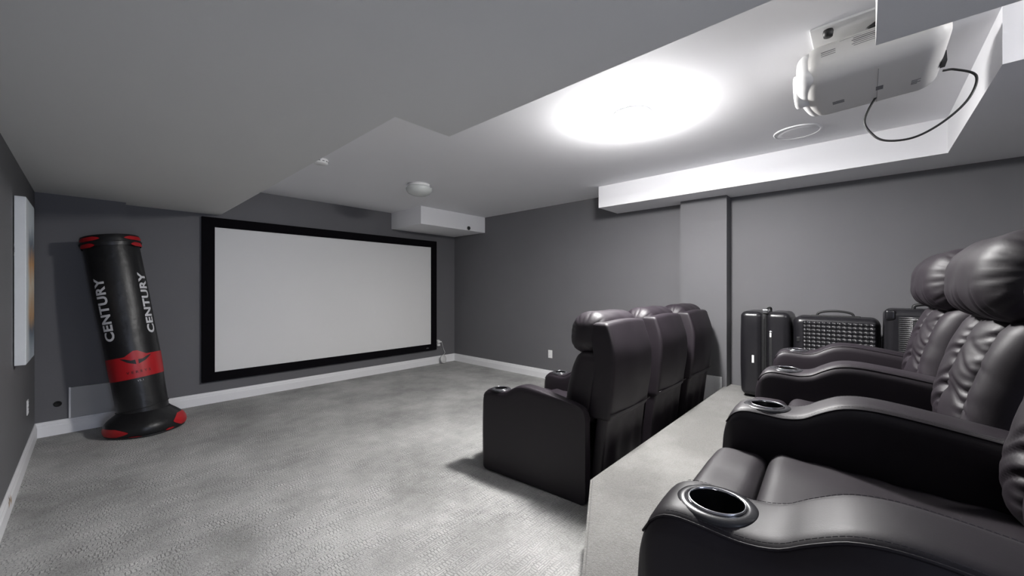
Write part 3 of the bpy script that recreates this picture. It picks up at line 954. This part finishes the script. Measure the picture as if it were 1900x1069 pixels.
# 2 quilted case, broad face to the room
def case_quilted():
    t = thing('suitcase', 'black suitcase with a quilted square-studded front, standing between two others', 'suitcase', (4.10, .185, HP), 0, 'suitcases along the right wall')
    W, Dp, Hh = .555, .27, .715   # y, x, z
    z0 = .055
    def fn(v):
        return v
    obj('shell', rbox(Dp*.5, W, Hh, .06, (3, 12, 14), 6, fn, c=(Dp*.25, 0, z0+Hh/2)), M['case'], t, True)
    obj('shell', rbox(Dp*.5, W, Hh, .06, (3, 12, 14), 6, fn, c=(Dp*.76, 0, z0+Hh/2)), M['case'], t, True)
    obj('zip_band', rbox(.03, W-.03, Hh-.03, .055, (2, 10, 12), 4, None, c=(Dp*.505, 0, z0+Hh/2)), M['case_matt'], t, True)
    # quilt: a slab whose face is a grid of small pyramids with rounded tops
    ny, nz = 14, 18; cw = .0325
    y0 = -.022-ny*cw/2; zz0 = z0+Hh-.038-nz*cw
    bm = bmesh.new(); K = 6
    g = []
    for i in range(ny*K+1):
        col = []
        for j in range(nz*K+1):
            a = abs(math.sin(PI*i/K)); b = abs(math.sin(PI*j/K))
            hgt = .015*(a*b)**.55 if a*b > 0 else 0
            col.append(bm.verts.new((-.0015-hgt, y0+i*cw/K, zz0+j*cw/K)))
        g.append(col)
    for i in range(ny*K):
        for j in range(nz*K): bm.faces.new((g[i][j], g[i+1][j], g[i+1][j+1], g[i][j+1]))
    # sides back into the shell
    bl = [g[0][0], g[-1][0], g[-1][-1], g[0][-1]]
    back = [bm.verts.new((.006, v.co.y, v.co.z)) for v in bl]
    for e_ in (lambda k: g[k][0], lambda k: g[k][-1]):
        prev = [e_(k) for k in range(ny*K+1)]
        q = [bm.verts.new((.006, v.co.y, v.co.z)) for v in prev]
        for k in range(ny*K): bm.faces.new((prev[k], prev[k+1], q[k+1], q[k]))
    for e_ in (lambda k: g[0][k], lambda k: g[-1][k]):
        prev = [e_(k) for k in range(nz*K+1)]
        q = [bm.verts.new((.006, v.co.y, v.co.z)) for v in prev]
        for k in range(nz*K): bm.faces.new((prev[k], prev[k+1], q[k+1], q[k]))
    for v in back: bm.verts.remove(v)
    bmesh.ops.remove_doubles(bm, verts=bm.verts[:], dist=1e-6)
    obj('quilted_panel', bm, M['case'], t, True)
    zt = z0+Hh
    h = obj('top_handle', tube(catmull([(.12, -.12, zt-.006), (.12, -.105, zt+.028), (.12, -.04, zt+.044), (.12, .04, zt+.044), (.12, .105, zt+.028), (.12, .12, zt-.006)]), .0095, 10), M['rubber'], t, True)
    obj('handle_rest', bbox_bm((.09, -.16, zt-.006), (.15, .16, zt+.008), .004), M['rubber'], t)
    obj('latch', bbox_bm((-.004, .225, .55), (.012, .248, .59), .003), M['rubber'], t)
    wheels(t, (.05, .22), (-.21, .21))
case_quilted()

# 3 ribbed case
def case_ribbed():
    t = thing('suitcase', 'tall black suitcase with horizontal ribs, partly hidden behind the recliner headrests', 'suitcase', (4.0, -.365, HP), 0, 'suitcases along the right wall')
    W, Dp, Hh = .52, .30, .80
    z0 = .055
    obj('shell', rbox(Dp*.48, W, Hh, .055, (3, 12, 14), 6, None, c=(Dp*.25, 0, z0+Hh/2)), M['case'], t, True)
    obj('shell', rbox(Dp*.48, W, Hh, .055, (3, 12, 14), 6, None, c=(Dp*.76, 0, z0+Hh/2)), M['case'], t, True)
    obj('zip_band', rbox(.03, W-.03, Hh-.03, .055, (2, 10, 12), 4, None, c=(Dp*.505, 0, z0+Hh/2)), M['case_matt'], t, True)
    # ribs
    bm = bmesh.new(); n = 46; p = .0145; zb = z0+Hh-.055-46*.0145; K = 6; ya, yb = -.185, .185
    prev = None
    for k in range(n*K+1):
        z = zb+k*p/K; h = .008*abs(math.sin(PI*k/K))
        row = [bm.verts.new((.004, ya, z)), bm.verts.new((-.001-h, ya+.006, z)), bm.verts.new((-.001-h, yb-.006, z)), bm.verts.new((.004, yb, z))]
        if prev:
            for i in range(3): bm.faces.new((prev[i], prev[i+1], row[i+1], row[i]))
        prev = row
    obj('ribbed_panel', bm, M['rib'], t, True)
    obj('badge', rbox(.018, .23, .085, .008, (2, 6, 4), 3, None, c=(-.010, -.005, z0+.675)), M['case_matt'], t, True)
    for s in (-1, 1):
        # corner guards, raised rounded caps
        obj('corner_guard', rbox(.05, .062, .080, .02, (3, 4, 4), 4, None, c=(.017, s*(W/2-.034), z0+Hh-.045)), M['case'], t, True)
        obj('corner_guard', rbox(.05, .062, .080, .02, (3, 4, 4), 4, None, c=(.017, s*(W/2-.034), z0+.045)), M['case'], t, True)
    zt = z0+Hh
    obj('top_handle', tube(catmull([(.13, -.10, zt-.006), (.13, -.085, zt+.026), (.13, 0, zt+.036), (.13, .085, zt+.026), (.13, .10, zt-.006)]), .012, 10), M['rubber'], t, True)
    wheels(t, (.05, .25), (-.2, .2))
case_ribbed()

# ================================================================== PROJECTOR
def projector():
    t = thing('projector', 'white ceiling-mounted home projector hanging in the ceiling pocket', 'projector', (2.50, -.02, 2.375), 0)
    PW, PD, PH = .56, .47, .175       # x, y, z
    tilt = math.radians(-2.5)
    def tl(v):
        return Vector((v[0], v[1]*math.cos(tilt)-v[2]*math.sin(tilt), v[1]*math.sin(tilt)+v[2]*math.cos(tilt)))
    def body(v):
        x, y, z = v
        u = x/(PW/2)
        # plan: front bows outwards in the middle, rear too; underside keeps a big radius towards the long sides
        if y > 0: y += .030*(1-u*u)
        z2 = z
        if z < 0: z2 = z*(1-.16*abs(u)**3)
        return tl((x, y, z2))
    obj('body', rbox(PW, PD, PH, .072, (14, 14, 3), 9, body), M['proj'], t, True)
    def seam(pts, r=.0006, m='grey', nm='seam'):
        return obj(nm, tube([tl(p) for p in pts], r, 6), M[m], t, True)
    # front bezel: raised band round the nose
    def cap(v):
        x, y, z = v
        u = x/(PW/2)
        y += .030*(1-u*u) + .198
        return tl((x, y, z))
    obj('front_bezel', rbox(PW-.035, .10, PH-.03, .045, (12, 3, 3), 7, cap), M['white'], t, True)
    bm = lathe([(.078, .235), (.082, .268), (.080, .288), (.072, .292), (.066, .285), (.060, .262), (0, .255)], 44, ax='y')
    for v in bm.verts: v.co = tl(v.co)
    obj('lens_ring', bm, M['white'], t, True)
    bm = lathe([(.056, .256), (.050, .272), (.03, .281), (0, .284)], 36, ax='y')
    for v in bm.verts: v.co = tl(v.co)
    obj('lens', bm, M['cup_in'], t, True)
    bm = bmesh.new()
    for s in (-1, 1):
        for k in range(7):
            z = -.045+k*.014
            q = box(bm, (s*.185-.055, .236-abs(s)*.012, z), (s*.185+.055, .252-.012, z+.005))
            for v in q: v.co = tl(v.co)
    obj('intake_grille', bm, M['grey'], t)
    # side-hugging labels and seams on the visible left flank and underside
    fx = -PW/2-.0006
    bm = bmesh.new()
    for k in range(3):
        q = box(bm, (fx, .115, .010+k*.0085), (fx+.002, .165, .0122+k*.0085))
        for v in q: v.co = tl(v.co)
    obj('printed_label', bm, M['grey'], t); bm = bmesh.new()
    for k in range(5):
        q = box(bm, (fx, -.015, .012+k*.008), (fx+.002, .055+.006*(k % 2), .0140+k*.008))
        for v in q: v.co = tl(v.co)
    obj('printed_label', bm, M['grey'], t)
    zb = -PH/2
    bm = bmesh.new()
    for k in range(4):
        q = box(bm, (.04+k*.010, .10, zb-.0008), (.045+k*.010, .145, zb+.001))
        for v in q: v.co = tl(v.co)
    obj('underside_print', bm, M['grey'], t); bm = bmesh.new()
    for k in range(4):
        q = box(bm, (.05+k*.014, -.165+.01*(k % 2), zb-.0008), (.055+k*.014, -.135, zb+.001))
        for v in q: v.co = tl(v.co)
    obj('underside_print', bm, M['grey'], t); bm = bmesh.new()
    q = box(bm, (-.0, -.04, zb-.0008), (.045, -.015, zb+.001))
    for v in q: v.co = tl(v.co)
    obj('underside_print', bm, M['grey'], t)
    seam([(-.20, -.02, zb-.0002), (.20, -.02, zb-.0002)])
    seam([(fx+.0006, .10, .052), (fx+.0006, -.165, .052)])
    bm = bmesh.new()
    q = box(bm, (.00, -PD/2-.006, -.060), (.07, -PD/2+.01, -.015))
    for v in q: v.co = tl(v.co)
    obj('port_panel', bm, M['cup_dark'], t)
    # ceiling mount
    obj('mount_plate', bbox_bm((-.24, -.05, .155), (.06, .21, .167), .003), M['white'], t)
    mt = obj('mount_arm', bbox_bm((-.07, -.02, .10), (-.03, .12, .153), .004), M['white'], t)
    obj('mount_knob', lathe([(.018, 0), (.020, -.008), (.017, -.03), (0, -.03)], 20, c=(-.20, .145, .155)), M['rubber'], mt, True)
    obj('mount_knob', lathe([(.028, 0), (.03, -.006), (.026, -.016), (0, -.016)], 20, ax='x', c=(-.07, .0, .128)), M['rubber'], mt, True)
    obj('mount_bracket', tube([(-.22, .01, .088), (-.20, -.03, .12), (-.16, -.06, .148), (-.10, -.08, .16)], .011, 8), M['rubber'], t, True)
    return t
pj = projector()
cab = [(2.62, -.262, 2.33), (2.63, -.30, 2.325), (2.62, -.36, 2.27), (2.60, -.335, 2.17), (2.60, -.26, 2.09), (2.60, -.17, 2.045), (2.61, -.08, 2.055), (2.62, -.03, 2.10), (2.63, -.0, 2.19), (2.66, -.06, 2.33), (2.70, -.14, 2.44), (2.70, -.2, 2.54)]
obj('hanging_cable', tube([v - pj.location for v in catmull(cab, 10)], .0048, 10), M['rubber'], pj, True)
